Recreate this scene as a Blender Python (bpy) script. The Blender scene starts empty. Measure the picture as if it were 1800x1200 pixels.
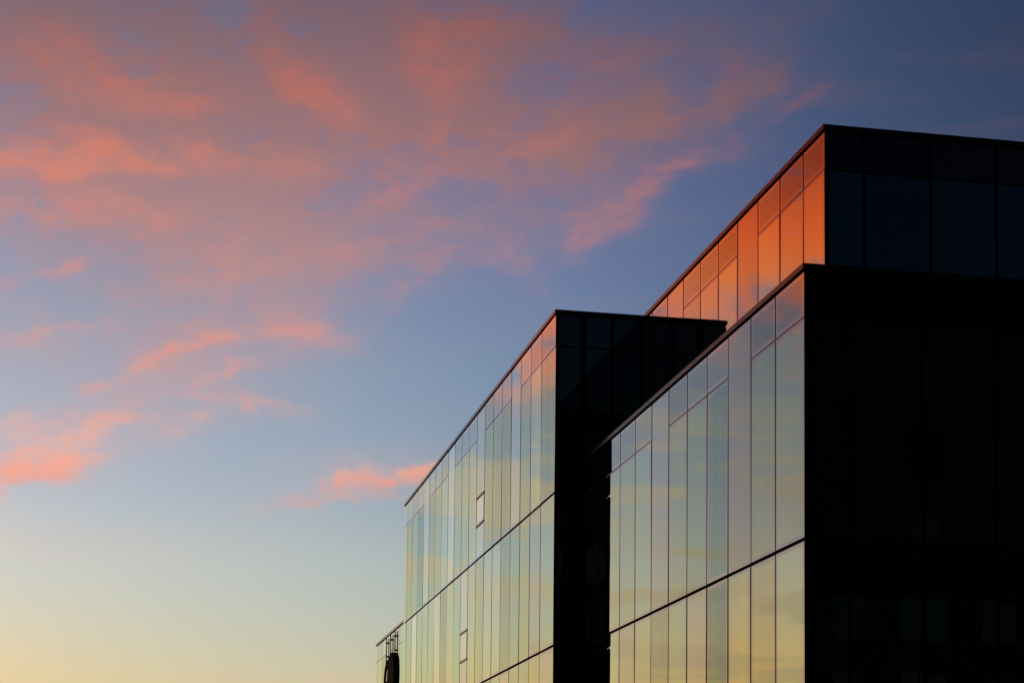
import bpy, math, random
from mathutils import Matrix, Vector

random.seed(11)
sc = bpy.context.scene
COL = sc.collection
R = math.radians

# ------------------------------------------------------------------ camera
cam = bpy.data.cameras.new('camera')
cam_o = bpy.data.objects.new('camera', cam)
COL.objects.link(cam_o)
cam.sensor_width = 36.0
cam.lens = 3436.85 / 1800 * 36          # about 69 mm, rising-front shift
cam.shift_y = (1253.58 - 600) / 1800
cam.clip_start = 0.1
cam.clip_end = 6000
RB = (0.98062, -0.195652, 0.010249)
UB = (-0.025982, -0.078015, 0.996614)
FB = (0.19419, 0.977565, 0.081586)
cam_o.matrix_world = Matrix(((RB[0], UB[0], -FB[0], 0.0), (RB[1], UB[1], -FB[1], 0.0),
                             (RB[2], UB[2], -FB[2], 1.6), (0, 0, 0, 1)))
sc.camera = cam_o

# ------------------------------------------------------------------ colour management
sc.view_settings.view_transform = 'Standard'
sc.view_settings.look = 'None'
sc.view_settings.exposure = 0.0
sc.view_settings.gamma = 1.0
sc.view_settings.use_curve_mapping = False

# ------------------------------------------------------------------ world: dusk sky with sunset clouds
SUN_AZ, SUN_EL = -35.0, 0.5               # degrees; azimuth from +Y towards +X
world = bpy.data.worlds.new('World')
sc.world = world
world.use_nodes = True
WN, WL = world.node_tree.nodes, world.node_tree.links


def srgb(r, g, b):
    f = lambda c: ((c / 255 + 0.055) / 1.055) ** 2.4 if c > 10 else c / 255 / 12.92
    return (f(r), f(g), f(b), 1.0)


class S:
    """a float socket of the world tree with arithmetic"""
    def __init__(self, sock):
        self.s = sock

    @staticmethod
    def op(kind, *args, clamp=False):
        n = WN.new('ShaderNodeMath')
        n.operation = kind
        n.use_clamp = clamp
        for i, a in enumerate(args):
            if isinstance(a, S):
                WL.new(a.s, n.inputs[i])
            else:
                n.inputs[i].default_value = a
        return S(n.outputs[0])

    def __add__(self, o): return S.op('ADD', self, o)
    __radd__ = __add__
    def __mul__(self, o): return S.op('MULTIPLY', self, o)
    __rmul__ = __mul__
    def __sub__(self, o): return S.op('SUBTRACT', self, o)


def smooth(v, a, b, lo=0.0, hi=1.0):
    n = WN.new('ShaderNodeMapRange')
    n.interpolation_type = 'SMOOTHSTEP'
    WL.new(v.s, n.inputs['Value'])
    n.inputs['From Min'].default_value, n.inputs['From Max'].default_value = a, b
    n.inputs['To Min'].default_value, n.inputs['To Max'].default_value = lo, hi
    return S(n.outputs[0])


def ramp(v, lo, hi, stops):
    m = WN.new('ShaderNodeMapRange')
    WL.new(v.s, m.inputs['Value'])
    m.inputs['From Min'].default_value, m.inputs['From Max'].default_value = lo, hi
    n = WN.new('ShaderNodeValToRGB')
    WL.new(m.outputs[0], n.inputs[0])
    cr = n.color_ramp
    while len(cr.elements) < len(stops):
        cr.elements.new(0.5)
    for e, (p, c) in zip(cr.elements, stops):
        e.position = (p - lo) / (hi - lo)
        e.color = c if len(c) == 4 else (*c, 1.0)
    return n.outputs[0]


def mixc(kind, fac, a, b):
    n = WN.new('ShaderNodeMix')
    n.data_type = 'RGBA'
    n.blend_type = kind
    n.clamp_result = False
    for sock, val in ((n.inputs[0], fac), (n.inputs[6], a), (n.inputs[7], b)):
        if isinstance(val, S):
            WL.new(val.s, sock)
        elif isinstance(val, bpy.types.NodeSocket):
            WL.new(val, sock)
        else:
            sock.default_value = val
    return n.outputs[2]


def vmath(op, a, b):
    n = WN.new('ShaderNodeVectorMath')
    n.operation = op
    for i, v in enumerate((a, b)):
        if isinstance(v, bpy.types.NodeSocket):
            WL.new(v, n.inputs[i])
        else:
            n.inputs[i].default_value = v
    return n.outputs[0]


def noise(vec, scale, detail, rough, dist=0.0):
    n = WN.new('ShaderNodeTexNoise')
    WL.new(vec, n.inputs['Vector'])
    n.inputs['Scale'].default_value = scale
    n.inputs['Detail'].default_value = detail
    n.inputs['Roughness'].default_value = rough
    n.inputs['Distortion'].default_value = dist
    return n


sky = WN.new('ShaderNodeTexSky')
sky.sky_type = 'NISHITA'
sky.sun_disc = False
sky.sun_elevation = R(SUN_EL)
sky.sun_rotation = R(SUN_AZ)
sky.ozone_density = 2.0
tc = WN.new('ShaderNodeTexCoord')
direction = tc.outputs['Generated']
sep = WN.new('ShaderNodeSeparateXYZ')
WL.new(direction, sep.inputs[0])
dx, dy, dz = (S(o) for o in sep.outputs)
az = S.op('ARCTAN2', dx, dy) * 57.29578
el = S.op('ARCSINE', dz) * 57.29578
dsun = S.op('ABSOLUTE', S.op('WRAP', az - SUN_AZ, 180.0, -180.0))

# twilight: the sky fades from the sunset side to the far side and towards the zenith
el_tint = ramp(el, 0.0, 90.0, [(0, (1.30,) * 3), (5.5, (1.62, 1.55, 1.55)), (9, (1.70, 1.60, 1.62)), (11.2, (1.56, 1.47, 1.58)),
                               (14.6, (1.38, 1.36, 1.56)), (17, (1.25, 1.20, 1.55)), (20, (1.02, 1.04, 1.48)),
                               (23.5, (0.90, 0.92, 1.32)), (35, (0.7, 0.74, 1.1)), (90, (0.5, 0.55, 0.85))])
az_k = ramp(dsun, 0.0, 180.0, [(0, (0.86,) * 3), (22, (0.92,) * 3), (31, (1.03,) * 3), (41, (0.96,) * 3), (48, (0.82,) * 3), (53, (0.67,) * 3),
                               (57, (0.52,) * 3), (61, (0.42,) * 3), (90, (0.26,) * 3), (180, (0.20,) * 3)])
low = smooth(el, 4.0, 13.0)
base = mixc('MULTIPLY', 1.0, sky.outputs[0], (0.35, 0.35, 0.35, 1))
base = mixc('MULTIPLY', 1.0, base, el_tint)
base = mixc('MULTIPLY', low, base, az_k)
far = smooth(dsun, 62.0, 130.0)
base = mixc('MULTIPLY', far, base, (0.55, 0.75, 0.80, 1))
dusty = smooth(dsun, 48.0, 34.0) * smooth(el, 11.0, 18.0)
base = mixc('MULTIPLY', dusty, base, (0.98, 1.02, 0.85, 1))
glow = smooth(dsun, 42.0, 26.0) * smooth(el, 9.0, 3.0)
base = mixc('MULTIPLY', glow, base, (0.97, 0.90, 0.78, 1))
gold = smooth(dsun, 30.0, 14.0) * smooth(el, 11.0, 4.0)
base = mixc('MULTIPLY', gold, base, (1.02, 0.92, 0.74, 1))

# clouds: soft banks (azimuth, elevation, half width, half height, tilt, weight) broken up by noise
sdir = vmath('MULTIPLY', direction, (1.0, 1.0, 2.0))
comb = WN.new('ShaderNodeCombineXYZ')
n_lo = noise(sdir, 9.0, 2.0, 0.5)
n_lo2 = noise(vmath('ADD', sdir, (7.3, 2.1, 5.5)), 9.0, 2.0, 0.5)
n_hi = noise(sdir, 30.0, 4.0, 0.6)
n_hi2 = noise(vmath('ADD', sdir, (3.1, 8.4, 1.7)), 30.0, 4.0, 0.6)
wa = az + (S(n_lo.outputs['Fac']) - 0.5) * 4.0 + (S(n_hi.outputs['Fac']) - 0.5) * 2.2
we = el + (S(n_lo2.outputs['Fac']) - 0.5) * 1.9 + (S(n_hi2.outputs['Fac']) - 0.5) * 1.5
WL.new(wa.s, comb.inputs[0])
WL.new(we.s, comb.inputs[1])
comb.inputs[2].default_value = 1.0
pos = comb.outputs[0]


def dotc(p, v):
    d = WN.new('ShaderNodeVectorMath')
    d.operation = 'DOT_PRODUCT'
    WL.new(p, d.inputs[0])
    d.inputs[1].default_value = v
    return S(d.outputs['Value'])


def banks(p, items):
    acc = None
    for a, e, ra, re, tilt, wgt in items:
        c, s = math.cos(R(tilt)), math.sin(R(tilt))
        u = dotc(p, (c / ra, s / ra, -(c * a + s * e) / ra))
        v = dotc(p, (-s / re, c / re, -(-s * a + c * e) / re))
        q = S.op('MULTIPLY_ADD', v, v, u * u)
        g = S.op('POWER', 0.36788, q)
        acc = g * wgt if acc is None else S.op('MULTIPLY_ADD', g, wgt, acc)
    return acc


HAZE = [(1.0, 22.2, 10.0, 3.6, 3, .90), (1.8, 18.6, 5.0, 2.0, 4, .60), (9.5, 22.8, 5.5, 2.4, 5, .62), (13.5, 20.6, 4.2, 1.5, 28, .50),
        (2.9, 16.2, 3.2, 1.7, 5, .62), (1.2, 14.4, 2.6, .9, 24, .34), (-2.0, 12.6, 3.4, 1.3, 20, .30), (7.0, 11.5, 3.2, .75, 5, .26), (7.5, 17.6, 4.5, 1.0, 14, .22),
        (-3.5, 14.9, 4.0, 1.0, 5, .26), (-1.5, 9.2, 5.5, .5, 0, .16), (17.2, 22.4, 3.6, .7, 40, .26),
        (2.0, 13.0, 4.0, .9, 14, .20), (7.0, 5.6, 3.5, .30, 0, .25)]
WISPS = [(-2.2, 19.70, 3.3, .42, 7, 1.15), (1.9, 20.15, 3.0, .40, 0, .30), (-.6, 22.1, 2.4, .62, -6, .40), (1.6, 21.6, 1.3, .55, -10, .30),
         (4.4, 22.8, 1.6, .70, -50, .55), (5.6, 21.6, 1.5, .65, -25, .36), (9.9, 23.7, 1.7, .9, 15, .34), (9.3, 22.7, .8, .7, 0, .22),
         (7.49, 19.73, 1.8, .50, 22, .32), (8.86, 21.15, .40, .85, -12, .24), (11.75, 20.78, 1.5, .45, 14, .34),
         (14.5, 19.2, 1.9, .46, 32, .34), (15.85, 20.02, 1.1, .30, 35, .16), (17.37, 23.32, 2.3, .26, 42, .12),
         (18.39, 21.41, 1.8, .26, 36, .16), (11.18, 17.52, 1.0, .40, -28, .30), (8.47, 17.0, 1.1, .28, 38, .22),
         (8.02, 18.26, 2.3, .22, 10, .14), (1.28, 18.51, 2.0, .60, 0, .24), (2.69, 16.53, .45, .16, 5, .60),
         (2.65, 17.1, 2.8, .45, 10, .16), (4.0, 15.35, 2.0, .30, 8, .40), (1.9, 15.0, 1.4, .26, 16, .34), (2.6, 17.6, .8, .9, 0, .26), (3.2, 14.2, 1.0, .22, 14, .24),
         (-2.5, 11.75, 1.7, .36, 34, 1.25), (-3.0, 11.9, 1.2, .5, 20, .45), (-1.4, 12.75, 1.6, .26, 10, .55), (-3.2, 10.9, 1.1, .26, 24, .42),
         (-.17, 14.09, 1.1, .16, 28, .40), (1.75, 12.83, 1.5, .22, 18, .22), (3.6, 13.55, 1.4, .17, -6, .28),
         (8.3, 11.34, 1.9, .29, 9, 1.35), (6.2, 10.90, 1.9, .29, 11, .95), (7.8, 10.62, 2.0, .13, 4, .26), (-2.75, 16.72, 2.1, .18, 22, .28),
         (-2.87, 15.34, 2.2, .26, 8, .20), (12.6, 22.6, 1.6, .6, 20, .18), (-.57, 8.16, 1.7, .06, 5, .14), (-2.3, 18.4, 2.0, .4, 5, .22),
         # the part of the same cloud field nearer the sun, seen mirrored in the facades
         (-21.0, 20.9, 8.5, 3.0, -8, 6.0), (-15.0, 18.4, 3.8, 1.7, -24, 7.0), (-12.2, 16.3, .9, .8, -30, 2.2), (-27.0, 10.5, 6.0, .6, 5, .5)]
puff = noise(vmath('MULTIPLY', direction, (1.0, 1.0, 1.9)), 18.0, 8.0, 0.69)
puff_v = S(puff.outputs['Fac'])
wisp_v = S.op('POWER', smooth(puff_v, 0.30, 0.72), 1.5)
wide = noise(vmath('MULTIPLY', direction, (1.0, 1.0, 6.0)), 9.0, 4.0, 0.55)
wide_v = smooth(S(wide.outputs['Fac']), 0.48, 0.62)
# thin stratus streaks low on the sunset side, and a faint veil over the rest of the sky
streak = wide_v * smooth(dsun, 34.0, 22.0) * smooth(el, 16.0, 10.5) * 0.66
veil = wide_v * smooth(el, 12.0, 24.0) * 0.10
ah = S.op('MULTIPLY', banks(pos, HAZE), smooth(puff_v, 0.28, 0.70, 0.50, 1.35)) + veil
ah = S.op('MINIMUM', ah, 0.80)
od = banks(pos, WISPS) * S.op('MULTIPLY_ADD', wisp_v, 3.0, 0.16) * smooth(S(n_hi.outputs['Fac']), 0.34, 0.66, 0.62, 1.38)
aw = S.op('SUBTRACT', 1.0, S.op('POWER', 0.36788, od * 1.15))
aw = S.op('MULTIPLY', aw, smooth(az, -9.0, -4.0, 0.95, 0.84))

pink = ramp(el, 0.0, 60.0, [(0, srgb(255, 190, 140)), (8, srgb(255, 182, 150)), (10.9, srgb(250, 156, 132)), (12.2, srgb(255, 178, 146)), (14, srgb(242, 158, 136)),
                            (17, srgb(226, 144, 126)), (20, srgb(216, 132, 110)), (22.5, srgb(194, 110, 92)), (26, srgb(140, 88, 88)),
                            (60, srgb(80, 66, 84))])
pink = mixc('MULTIPLY', 0.70, pink, az_k)
mauve = ramp(el, 0.0, 60.0, [(0, srgb(236, 196, 150)), (8, srgb(222, 190, 170)), (12, srgb(214, 172, 164)), (15, srgb(194, 154, 156)),
                             (18, srgb(180, 136, 134)), (21, srgb(166, 116, 108)), (24.5, srgb(132, 96, 96)), (30, srgb(86, 74, 98)), (60, srgb(50, 52, 80))])
mauve = mixc('MULTIPLY', 0.70, mauve, az_k)
ember = ramp(el, 0.0, 60.0, [(0, (1.2, .62, .25, 1)), (9, (1.0, .52, .26, 1)), (14, (1.25, .46, .30, 1)), (16.2, (1.75, .40, .22, 1)),
                             (17.2, (2.0, .36, .09, 1)), (18.5, (2.0, .235, .042, 1)), (20.5, (1.15, .125, .036, 1)), (24, (.65, .10, .05, 1)),
                             (60, (.12, .06, .07, 1))])
cloud_c = mixc('MIX', smooth(az, -6.0, -13.0), pink, ember)
final = mixc('MIX', streak, base, (1.0, 0.64, 0.38, 1))
final = mixc('MIX', ah, final, mauve)
final = mixc('MIX', aw, final, cloud_c)
bg = WN['Background']
WL.new(final, bg.inputs['Color'])
bg.inputs['Strength'].default_value = 1.0
world.cycles.sampling_method = 'MANUAL'
world.cycles.sample_map_resolution = 256

# ------------------------------------------------------------------ sun (just on the horizon)
sun = bpy.data.lights.new('sun', 'SUN')
sun.energy = 0.1
sun.angle = R(0.6)
sun.color = (1.0, 0.50, 0.22)
sun_o = bpy.data.objects.new('sun', sun)
COL.objects.link(sun_o)
sd = Vector((math.sin(R(SUN_AZ)) * math.cos(R(SUN_EL)), math.cos(R(SUN_AZ)) * math.cos(R(SUN_EL)), math.sin(R(SUN_EL))))
sun_o.rotation_euler = sd.to_track_quat('Z', 'Y').to_euler()
sun_o.location = sd * 200


# ------------------------------------------------------------------ materials
def new_mat(name):
    m = bpy.data.materials.new(name)
    m.use_nodes = True
    n, l = m.node_tree.nodes, m.node_tree.links
    return m, n, l, n['Principled BSDF']


def plain(name, col, rough=0.5, spec=0.5, metal=0.0, var=0.15, scale=3.0):
    m, n, l, b = new_mat(name)
    t = n.new('ShaderNodeTexCoord')
    x = n.new('ShaderNodeTexNoise')
    x.inputs['Scale'].default_value = scale
    x.inputs['Detail'].default_value = 5
    l.new(t.outputs['Object'], x.inputs['Vector'])
    r = n.new('ShaderNodeValToRGB')
    r.color_ramp.elements[0].position, r.color_ramp.elements[1].position = 0.3, 0.7
    r.color_ramp.elements[0].color = (*[c * (1 - var) for c in col], 1)
    r.color_ramp.elements[1].color = (*[min(1, c * (1 + var)) for c in col], 1)
    l.new(x.outputs['Fac'], r.inputs[0])
    l.new(r.outputs[0], b.inputs['Base Color'])
    rr = n.new('ShaderNodeMapRange')
    rr.inputs['To Min'].default_value, rr.inputs['To Max'].default_value = rough * 0.85, min(1, rough * 1.15)
    l.new(x.outputs['Fac'], rr.inputs['Value'])
    l.new(rr.outputs[0], b.inputs['Roughness'])
    b.inputs['Specular IOR Level'].default_value = spec
    b.inputs['Metallic'].default_value = metal
    return m


def glass(name, tint, r0=0.035, top=0.95, power=1.7, streak=0.0, wave=0.0009, body=(0.004, 0.005, 0.006), tint2=None, vlo=0.84, rough=0.0):
    """coated facade glazing over a dark room: sharp reflection that rises towards grazing angles"""
    m, n, l, b = new_mat(name)
    n.remove(b)
    out = n['Material Output']
    tco = n.new('ShaderNodeTexCoord')
    oi = n.new('ShaderNodeObjectInfo')
    # roller-wave distortion, a different stretch of it in each pane
    off = n.new('ShaderNodeVectorMath')
    off.operation = 'MULTIPLY_ADD'
    off.inputs[1].default_value = (1, 1, 1)
    l.new(tco.outputs['Object'], off.inputs[0])
    sh = n.new('ShaderNodeCombineXYZ')
    k = n.new('ShaderNodeMath'); k.operation = 'MULTIPLY'; k.inputs[1].default_value = 60
    l.new(oi.outputs['Random'], k.inputs[0])
    for i in range(3):
        l.new(k.outputs[0], sh.inputs[i])
    l.new(sh.outputs[0], off.inputs[2])
    wv = n.new('ShaderNodeTexNoise')
    wv.inputs['Scale'].default_value = 1.1
    wv.inputs['Detail'].default_value = 1.0
    l.new(off.outputs[0], wv.inputs['Vector'])
    bump = n.new('ShaderNodeBump')
    bump.inputs['Strength'].default_value = 1.0
    bump.inputs['Distance'].default_value = wave
    l.new(wv.outputs['Fac'], bump.inputs['Height'])
    # tint, slightly different from pane to pane, with faint vertical banding
    st = n.new('ShaderNodeTexNoise')
    st.inputs['Scale'].default_value = 1.0
    st.inputs['Detail'].default_value = 1.5
    mp = n.new('ShaderNodeMapping')
    mp.inputs['Scale'].default_value = (2.4, 1.0, 0.12)
    l.new(off.outputs[0], mp.inputs[0])
    l.new(mp.outputs[0], st.inputs['Vector'])
    sm = n.new('ShaderNodeMapRange')
    sm.inputs['From Min'].default_value, sm.inputs['From Max'].default_value = 0.3, 0.7
    l.new(st.outputs['Fac'], sm.inputs['Value'])
    c1 = n.new('ShaderNodeMix'); c1.data_type = 'RGBA'
    c1.inputs[6].default_value = (*[c * (1 - streak) for c in tint[:2]], tint[2] * (1 + streak), 1)
    c1.inputs[7].default_value = (*[min(1, c * (1 + streak * 0.6)) for c in tint[:2]], tint[2] * (1 - streak * 0.6), 1)
    l.new(sm.outputs[0], c1.inputs[0])
    vr = n.new('ShaderNodeMapRange')
    vr.inputs['To Min'].default_value, vr.inputs['To Max'].default_value = vlo, 1.0
    l.new(oi.outputs['Random'], vr.inputs['Value'])
    c2 = n.new('ShaderNodeVectorMath'); c2.operation = 'SCALE'
    if tint2:                      # coatings differ a little from batch to batch
        hr = n.new('ShaderNodeMath'); hr.operation = 'FRACT'
        hk = n.new('ShaderNodeMath'); hk.operation = 'MULTIPLY'; hk.inputs[1].default_value = 17.3
        l.new(oi.outputs['Random'], hk.inputs[0]); l.new(hk.outputs[0], hr.inputs[0])
        ch = n.new('ShaderNodeMix'); ch.data_type = 'RGBA'
        ch.inputs[7].default_value = (*tint2, 1)
        l.new(hr.outputs[0], ch.inputs[0]); l.new(c1.outputs[2], ch.inputs[6])
        l.new(ch.outputs[2], c2.inputs[0])
    else:
        l.new(c1.outputs[2], c2.inputs[0])
    l.new(vr.outputs[0], c2.inputs['Scale'])
    gl = n.new('ShaderNodeBsdfGlossy')
    gl.inputs['Roughness'].default_value = rough
    l.new(c2.outputs[0], gl.inputs['Color'])
    l.new(bump.outputs[0], gl.inputs['Normal'])
    df = n.new('ShaderNodeBsdfDiffuse')
    df.inputs['Color'].default_value = (*body, 1)
    lw = n.new('ShaderNodeLayerWeight')
    lw.inputs['Blend'].default_value = 0.5
    pw = n.new('ShaderNodeMath'); pw.operation = 'POWER'; pw.inputs[1].default_value = power
    l.new(lw.outputs['Facing'], pw.inputs[0])
    ma = n.new('ShaderNodeMath'); ma.operation = 'MULTIPLY_ADD'
    ma.inputs[1].default_value, ma.inputs[2].default_value = top, r0
    ma.use_clamp = True
    l.new(pw.outputs[0], ma.inputs[0])
    mx = n.new('ShaderNodeMixShader')
    l.new(ma.outputs[0], mx.inputs[0])
    l.new(df.outputs[0], mx.inputs[1])
    l.new(gl.outputs[0], mx.inputs[2])
    l.new(mx.outputs[0], out.inputs[0])
    return m


M = {}
M['vision'] = glass('vision_glass', (0.80, 1.0, 0.76), top=1.20, power=2.8, streak=0.09, tint2=(0.70, 1.0, 0.95), vlo=0.78)
M['vision_dark'] = glass('vision_glass_darker', (0.50, 0.74, 0.74), top=1.17, power=2.8, streak=0.05)
M['spandrel'] = glass('spandrel_glass', (0.78, 0.94, 0.94), top=1.85, power=4.5, wave=0.0005)
M['upper'] = glass('upper_glass', (0.74, 0.92, 0.95), top=1.55, power=4.5, wave=0.0005, tint2=(0.70, 0.92, 0.96))
M['vent'] = glass('vent_glass', (0.85, 0.98, 1.0), top=1.75, power=4.0, wave=0.0004)
M['edge'] = glass('glass_edge_band', (0.70, 0.80, 0.86), top=1.65, power=3.8, wave=0.0002)
M['side'] = glass('side_glass', (0.60, 1.0, 0.90), r0=0.056, wave=0.0013, body=(0.002, 0.0025, 0.003), tint2=(0.50, 0.80, 1.0), vlo=0.7)
M['side_mid'] = glass('side_corner_glass', (0.85, 0.95, 1.0), r0=0.055, wave=0.0013, vlo=0.8)
M['side_dark'] = glass('side_spandrel_glass', (0.85, 0.85, 0.95), r0=0.006, wave=0.0006, body=(0.0015, 0.0015, 0.002))
M['core'] = plain('dark_core', (0.006, 0.006, 0.007), 0.9, 0.1)
M['coping'] = glass('bronze_coping', (0.76, 0.77, 0.77), r0=0.015, top=1.55, power=8.0, wave=0.0008, body=(0.017, 0.015, 0.0145), rough=0.16, vlo=0.8)
M['bronze'] = plain('bronze_trim', (0.030, 0.024, 0.022), 0.45, 0.3)
M['black'] = plain('black_metal', (0.006, 0.006, 0.006), 0.85, 0.05)
M['roof'] = plain('roof_membrane', (0.12, 0.12, 0.12), 0.9, 0.2)
M['brick'] = plain('dark_render_wall', (0.060, 0.050, 0.045), 0.85, 0.2, scale=0.6)
M['frame'] = plain('dark_window_frame', (0.03, 0.03, 0.03), 0.5, 0.4)
M['win'] = glass('far_window_glass', (0.75, 0.9, 1.0), r0=0.11, wave=0.0025, vlo=0.0)
M['asphalt'] = plain('asphalt', (0.05, 0.05, 0.052), 0.9, 0.3, scale=8)
M['paving'] = plain('concrete_paving', (0.22, 0.21, 0.20), 0.85, 0.3, scale=2)
M['ground'] = plain('ground_cover', (0.09, 0.09, 0.085), 0.95, 0.2, scale=0.2)
M['paint'] = plain('road_paint', (0.70, 0.70, 0.68), 0.7, 0.3, scale=10)


# ------------------------------------------------------------------ mesh helpers
def mesh(name, verts, faces, mats, idx=None):
    me = bpy.data.meshes.new(name)
    me.from_pydata(verts, [], faces)
    for m in mats:
        me.materials.append(m)
    if idx:
        me.polygons.foreach_set('material_index', idx)
    me.update()
    return me


def obj(name, me, parent=None, loc=(0, 0, 0), rot=(0, 0, 0)):
    o = bpy.data.objects.new(name, me)
    COL.objects.link(o)
    o.parent = parent
    o.location = loc
    o.rotation_euler = rot
    return o


def box_v(x0, x1, y0, y1, z0, z1):
    return [(x0, y0, z0), (x1, y0, z0), (x1, y1, z0), (x0, y1, z0), (x0, y0, z1), (x1, y0, z1), (x1, y1, z1), (x0, y1, z1)]


BOX_F = [(0, 3, 2, 1), (4, 5, 6, 7), (0, 1, 5, 4), (1, 2, 6, 5), (2, 3, 7, 6), (3, 0, 4, 7)]


def boxes(name, mat, parent, *bs, loc=(0, 0, 0)):
    v, f = [], []
    for b in bs:
        k = len(v)
        v += box_v(*b)
        f += [tuple(i + k for i in q) for q in BOX_F]
    return obj(name, mesh(name, v, f, [mat]), parent, loc)


def thing(name, label, cat, loc=(0, 0, 0), group=None):
    o = obj(name, None, None, loc)
    o['label'], o['category'] = label, cat
    if group:
        o['group'] = group
    return o


PANES = {}


def pane_mesh(w, h, kind, band=0.075, t=0.03):
    key = (round(w, 3), round(h, 3), kind, band)
    if key not in PANES:
        a, c = w / 2, h / 2
        i, j = a - band, c - band
        c2 = 0.004
        v = [(-a, 0, -c), (a, 0, -c), (a, 0, c), (-a, 0, c), (-i, 0, -j), (i, 0, -j), (i, 0, j), (-i, 0, j),
             (-a, t, -c), (a, t, -c), (a, t, c), (-a, t, c)]
        f = [(4, 5, 6, 7), (0, 1, 5, 4), (1, 2, 6, 5), (2, 3, 7, 6), (3, 0, 4, 7),
             (0, 8, 9, 1), (1, 9, 10, 2), (2, 10, 11, 3), (3, 11, 8, 0), (8, 11, 10, 9)]
        side = kind.startswith('side')
        PANES[key] = mesh('glass_pane', v, f, [M[kind], M[kind] if side else M['edge'], M['black']], [0, 1, 1, 1, 1, 2, 2, 2, 2, 2])
    return PANES[key]


GAP = 0.034            # half of a vertical joint


def pane_left(parent, X, y0, y1, z0, z1, kind, wob=0.0026):
    """pane in a facade that faces -X, filling y0..y1, z0..z1"""
    rz, rx = random.gauss(0, wob), random.gauss(0, wob * 0.6)
    rz = max(-.006, min(.006, rz)); rx = max(-.003, min(.003, rx))
    return obj('glass_pane', pane_mesh(y1 - y0, z1 - z0, kind), parent, (X, (y0 + y1) / 2, (z0 + z1) / 2), (rx, 0, -math.pi / 2 + rz))


def pane_front(parent, Y, x0, x1, z0, z1, kind, wob=0.0012):
    rz, rx = random.gauss(0, wob), random.gauss(0, wob * 0.6)
    rz = max(-.003, min(.003, rz)); rx = max(-.002, min(.002, rx))
    return obj('glass_pane', pane_mesh(x1 - x0, z1 - z0, kind), parent, ((x0 + x1) / 2, Y, (z0 + z1) / 2), (rx, 0, rz))


FLOORS = [0.35, 3.58, 7.777, 11.97]
FJ = 0.036             # half of a floor joint


def left_facade(parent, X, ys, top, ztr, full, lav, dark, first_row=0, z_base=None, windows=()):
    """ys: joint positions; full: bays without transom in the top row; lav/dark: {row: set of bays}"""
    rows = [z for z in FLOORS if z < top - 2.5]
    n = len(ys) - 1
    for r, z0 in enumerate(rows):
        if z_base is not None and r < first_row:
            continue
        is_top = r == len(rows) - 1
        zlo = z0 + FJ
        zhi = (top - 0.165) if is_top else rows[r + 1] - FJ
        down = len(rows) - 1 - r
        for b in range(n):
            y0, y1 = ys[b] + GAP, ys[b + 1] - GAP
            if b == 0:
                y0 = ys[0]
            if is_top and b not in full:
                k = 'vision_dark' if b in dark.get(down, ()) else 'vision'
                pane_left(parent, X, y0, y1, zlo, ztr - 0.018, k)
                pane_left(parent, X, y0, y1, ztr + 0.018, zhi, 'upper')
            else:
                k = 'spandrel' if (is_top or b in lav.get(down, ())) else ('vision_dark' if b in dark.get(down, ()) else 'vision')
                hole = [w for w in windows if w[0] == down and w[1] == b]
                if hole:
                    _, _, za, zb = hole[0]
                    pane_left(parent, X, y0, y1, zlo, za - 0.05, k)
                    pane_left(parent, X, y0, y1, zb + 0.05, zhi, k)
                    vent_window(parent, X, y0, y1, za - 0.045, zb + 0.045)
                else:
                    pane_left(parent, X, y0, y1, zlo, zhi, k)
    # transoms between the solid full-height bays
    run = None
    for b in range(n + 1):
        if b < n and b not in full:
            run = ys[b] if run is None else run
        elif run is not None:
            yb = ys[b] if b < n else ys[n]
            bs = [(X + 0.004, X + 0.05, run + 0.004, yb - 0.010, ztr - 0.015, ztr + 0.015)]
            boxes('transom', M['bronze'], parent, *bs)
            run = None


def vent_window(parent, X, y0, y1, z0, z1):
    """small opening light standing proud of the facade in its dark frame"""
    f = 0.045
    boxes('window_frame', M['bronze'], parent,
          (X - 0.022, X + 0.03, y0, y1, z0, z0 + f), (X - 0.022, X + 0.03, y0, y1, z1 - f, z1),
          (X - 0.012, X + 0.03, y0, y0 + 0.035, z0 + f + .001, z1 - f - .001), (X - 0.006, X + 0.03, y1 - 0.012, y1, z0 + f + .001, z1 - f - .001))
    pane_left(parent, X - 0.003, y0 + .039, y1 - .015, z0 + f + .004, z1 - f - .004, 'vent', 0.001)


def coping_left(parent, X, ya, yb, top):
    """coping along a facade facing -X, in lengths with open joints"""
    y = ya
    while y < yb - 0.01:
        e = min(y + 3.6, yb)
        if yb - e < 0.8:
            e = yb
        boxes('coping', M['coping'], parent, (X - 0.028, X + 0.45, y + (0 if y == ya else 0.008), e - 0.008 if e < yb else e, top - 0.105, top))
        y = e


def coping_front(parent, Y, xa, xb, top):
    x = xa
    while x < xb - 0.01:
        e = min(x + 3.6, xb)
        if xb - e < 0.8:
            e = xb
        boxes('coping', M['coping'], parent, (x + (0 if x == xa else 0.005), e - 0.005 if e < xb else e, Y - 0.028, Y + 0.45, top - 0.106, top - 0.001))
        x = e


def front_facade(parent, Y, xs, top, ztr, zmin=0.0, kinds=('side', 'side_dark')):
    rows = [z for z in FLOORS if z < top - 2.5 and z >= zmin - 0.01]
    for r, z0 in enumerate(rows):
        is_top = r == len(rows) - 1
        zlo, zhi = z0 + FJ, (top - 0.165 if is_top else rows[r + 1] - FJ)
        for b in range(len(xs) - 1):
            x0, x1 = xs[b] + 0.038, xs[b + 1] - 0.038
            zt = ztr if is_top else zhi - 0.95
            pane_front(parent, Y, x0, x1, zlo, zt - 0.025, kinds[0])
            pane_front(parent, Y, x0, x1, zt + 0.025, zhi, kinds[1])


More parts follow.
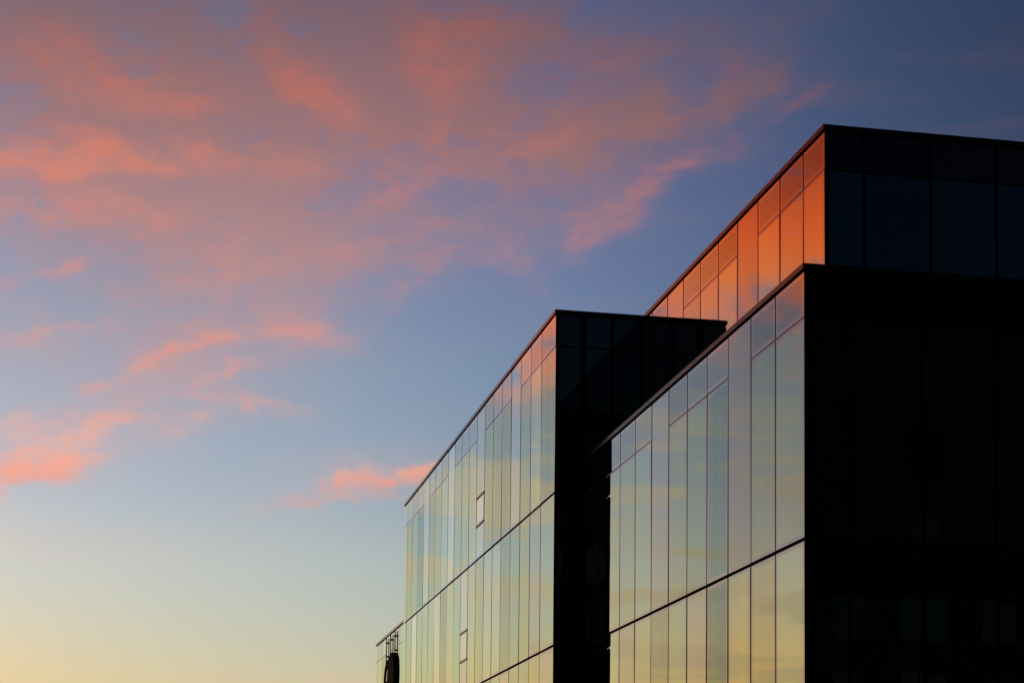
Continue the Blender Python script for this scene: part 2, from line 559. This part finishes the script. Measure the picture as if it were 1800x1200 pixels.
# ------------------------------------------------------------------ ground
def sheet(name, x0, x1, y0, y1, z, mat):
    o = obj(name, mesh(name, [(x0, y0, z), (x1, y0, z), (x1, y1, z), (x0, y1, z)], [(0, 1, 2, 3)], [mat]))
    o['kind'] = 'structure'
    return o


sheet('ground', -2500, 2500, -2500, 2500, -0.12, M['ground'])
sheet('road', -400, 400, -12.5, -4.5, -0.116, M['asphalt'])
for i in range(-12, 13):
    o = boxes('road_marking', M['paint'], None, (i * 6 - 1.2, i * 6 + 1.2, -8.56, -8.44, -0.1155, -0.112))
    o['kind'] = 'structure'
for nm, y0, y1 in (('pavement', -4.5, 130.0), ('pavement', -16.0, -12.5)):
    o = boxes(nm, M['paving'], None, (-300, 300, y0, y1, -0.13, 0.0))
    o['kind'] = 'structure'

# ------------------------------------------------------------------ the glass office building
FX, FY, MX, MY, TX, TY = 12.15, 33.79, 11.345, 51.5, 13.80, 37.13
M_END, L_END, FAR_X = 80.75, 95.9, 46.0
TOP_LO, TOP_HI, TOP_T, TOP_L = 12.945, 17.075, 17.02, 12.88
TR_LO, TR_HI, TR_T, TR_L = 11.93, 16.06, 16.08, 11.95

bld = thing('glass_office_building', 'dark stepped glass office building mirroring the sunset in its tall narrow panes', 'building', (FX, FY, 0))


def wing(name, box, label=None):
    o = boxes(name, M['core'], bld, box, loc=(-FX, -FY, 0))
    if label:
        o['label'] = label
    return o


# front wing (lower, nearest)
w = wing('front_wing', (FX + 0.07, FAR_X, FY + 0.07, MY + 0.2, 0.0, TOP_LO - 0.08), 'lower wing with the near black side wall')
ys = [FY] + [35.40 + 1.502 * i for i in range(11)]
ys = [y for y in ys if y < MY - 0.3] + [MY - 0.005]
left_facade(w, FX, ys, TOP_LO, TR_LO, {2, 6, 10}, {1: {4, 8}, 2: {1, 5, 9}}, {0: {3}, 1: {3}, 2: {7}})
coping_left(w, FX, FY - 0.028, MY - 0.003, TOP_LO)
xs = [FX + 0.07] + [FX + 0.87 + 1.46 * i for i in range(23)]
front_facade(w, FY, xs, TOP_LO, TR_LO)
coping_front(w, FY, FX + 0.451, FAR_X, TOP_LO)
boxes('coping', M['coping'], w, (FX - 0.028 + 0.001, FX + 0.451, FY - 0.0285, FY + 0.2, TOP_LO - 0.1055, TOP_LO + 0.0005))

# set-back top storey above the front wing
w = wing('set_back_storey', (TX + 0.07, FAR_X - 2, TY + 0.07, MY + 0.03, TOP_LO - 0.5, TOP_T - 0.08), 'set-back top storey glowing orange')
ys = [TY, 38.40] + [38.40 + 1.503 * i for i in range(1, 9)] + [MY - 0.005]
left_facade(w, TX, ys, TOP_T, TR_T, {3, 7}, {}, {}, first_row=3, z_base=1)
coping_left(w, TX, TY - 0.028, MY - 0.003, TOP_T)
xs = [TX + 0.07] + [14.66 + 1.46 * i for i in range(21)]
front_facade(w, TY, xs, TOP_T, TR_T, zmin=FLOORS[3])
coping_front(w, TY, TX + 0.451, FAR_X - 2, TOP_T)

# projecting middle wing
w = wing('middle_wing', (MX + 0.07, FAR_X - 6, MY + 0.07, M_END - 0.02, 0.0, TOP_HI - 0.08), 'long projecting wing farther back')
ys = [MY] + [53.27 + 1.4728 * i for i in range(19)] + [M_END]
full = {3, 7, 11, 15}
left_facade(w, MX, ys, TOP_HI, TR_HI, full, {1: {1, 5, 9, 13, 17}, 2: {0, 4, 8, 12, 16}, 3: {2, 6, 10, 14, 18}}, {0: {16}, 1: {}, 2: {6}},
            windows=((0, 7, 13.12, 14.02), (1, 9, 8.88, 9.83)))
coping_left(w, MX, MY - 0.028, M_END + 0.02, TOP_HI)
front_facade(w, MY, [MX + 0.07, 12.085], TOP_HI, TR_HI, kinds=('side_mid', 'side_mid'))
front_facade(w, MY, [12.17, 12.95, TX - 0.02], TOP_HI, TR_HI, zmin=FLOORS[3], kinds=('side_mid', 'side_mid'))
coping_front(w, MY, MX + 0.451, TX - 0.005, TOP_HI)

for cx, cyy, zt, z0 in ((FX, FY, TOP_LO, 0), (TX, TY, TOP_T, TOP_LO - .4), (MX, MY, TOP_HI, 0)):
    boxes('corner_post', M['core'], bld, (cx + .034, cx + .066, cyy + .034, cyy + .066, z0, zt - .11), loc=(-FX, -FY, 0))

# low far wing that carries the sign
w = wing('far_wing', (FX + 0.07, FAR_X - 6, M_END - 0.1, L_END - 0.02, 0.0, TOP_L - 0.08), 'low end wing behind the sign')
ys = [M_END + 0.03] + [81.43 + 1.51 * i for i in range(10)] + [L_END]
left_facade(w, FX, ys, TOP_L, TR_L, {3, 7}, {1: {1, 5, 9}, 2: {2, 6}}, {})
coping_left(w, FX, M_END + 0.01, L_END + 0.02, TOP_L)

# ------------------------------------------------------------------ sign on the far wing
SX = FX - 0.058
sign = thing('wall_sign', 'round black emblem sign hung on three rails at the far low wing', 'sign', (SX, 90.1, 10.8))


def ring(name, mat, parent, cy, cz, r_out, r_in, x0, x1, seg=40, a0=0.0, a1=2 * math.pi):
    v, f = [], []
    closed = abs(a1 - a0 - 2 * math.pi) < 1e-6
    n = seg if closed else seg + 1
    for i in range(n):
        a = a0 + (a1 - a0) * i / seg
        for x, r in ((x0, r_out), (x0, r_in), (x1, r_in), (x1, r_out)):
            v.append((x, cy + r * math.cos(a), cz + r * math.sin(a)))
    for i in range(seg):
        p, q = i * 4, ((i + 1) % n) * 4
        for k in range(4):
            f.append((p + k, p + (k + 1) % 4, q + (k + 1) % 4, q + k))
    if not closed:
        f += [(0, 1, 2, 3), (n * 4 - 1, n * 4 - 2, n * 4 - 3, n * 4 - 4)]
    return obj(name, mesh(name, v, f, [mat]), parent)


for d in (-1.46, 0.05, 1.45):
    rail = boxes('hanger_rail', M['black'], sign, (-0.022, 0.022, d - 0.03, d + 0.03, 0.75, 1.86))
    boxes('rail_clamp', M['black'], rail, (-0.03, 0.056, d - 0.05, d + 0.05, 1.60, 1.68))
    boxes('rail_clamp', M['black'], rail, (-0.03, 0.056, d - 0.05, d + 0.05, 0.95, 1.03))
ring('emblem_drum', M['black'], sign, -0.75, -0.05, 1.0, 0.02, -0.09, 0.05)
ring('letter_ring', M['black'], sign, 0.95, -0.28, 0.95, 0.72, -0.06, 0.03, a0=R(-40), a1=R(270))
boxes('letter_bar', M['black'], sign, (-0.06, 0.03, 0.3, 1.65, -0.40, -0.24))
boxes('cross_rail', M['black'], sign, (-0.022, 0.022, -1.7, 1.6, 0.66, 0.78))

# ------------------------------------------------------------------ office block across the street (seen mirrored in the dark side walls)
OH, OX0, OX1, OY = 30.7, -8.0, 76.0, -16.0
ob = thing('office_block', 'dark office block with a grid of windows, mirrored in the black side wall', 'building', ((OX0 + OX1) / 2, OY - 9, 0))
ox, oy = (OX0 + OX1) / 2, OY - 9
wall = boxes('wall', M['brick'], ob, (OX0 - ox, OX1 - ox, OY - 18 - oy, OY - oy, 0, OH))
boxes('parapet', M['coping'], ob, (OX0 - .1 - ox, OX1 + .1 - ox, OY - .5 - oy, OY + .12 - oy, OH + .002, OH + .25))
wm = mesh('window', box_v(-1.0, 1.0, -0.02, 0.02, -1.15, 1.15), BOX_F, [M['win']])
fv, ff = [], []
for b in ((-1.08, 1.08, -0.03, 0.08, -1.23, -1.15), (-1.08, 1.08, -0.03, 0.08, 1.15, 1.23), (-1.08, -1.0, -0.03, 0.08, -1.149, 1.149),
          (1.0, 1.08, -0.03, 0.08, -1.149, 1.149), (-0.04, 0.04, -0.025, 0.07, -1.149, 1.149)):
    k = len(fv); fv += box_v(*b); ff += [tuple(i + k for i in q) for q in BOX_F]
fm = mesh('window_frame', fv, ff, [M['frame']])
for r in range(8):
    for c in range(22):
        x, z = OX0 + 3.2 + c * 3.7, 2.4 + r * 3.72
        wo = obj('window', wm, ob, (x - ox, OY + 0.03 - oy, z))
        obj('window_frame', fm, wo)
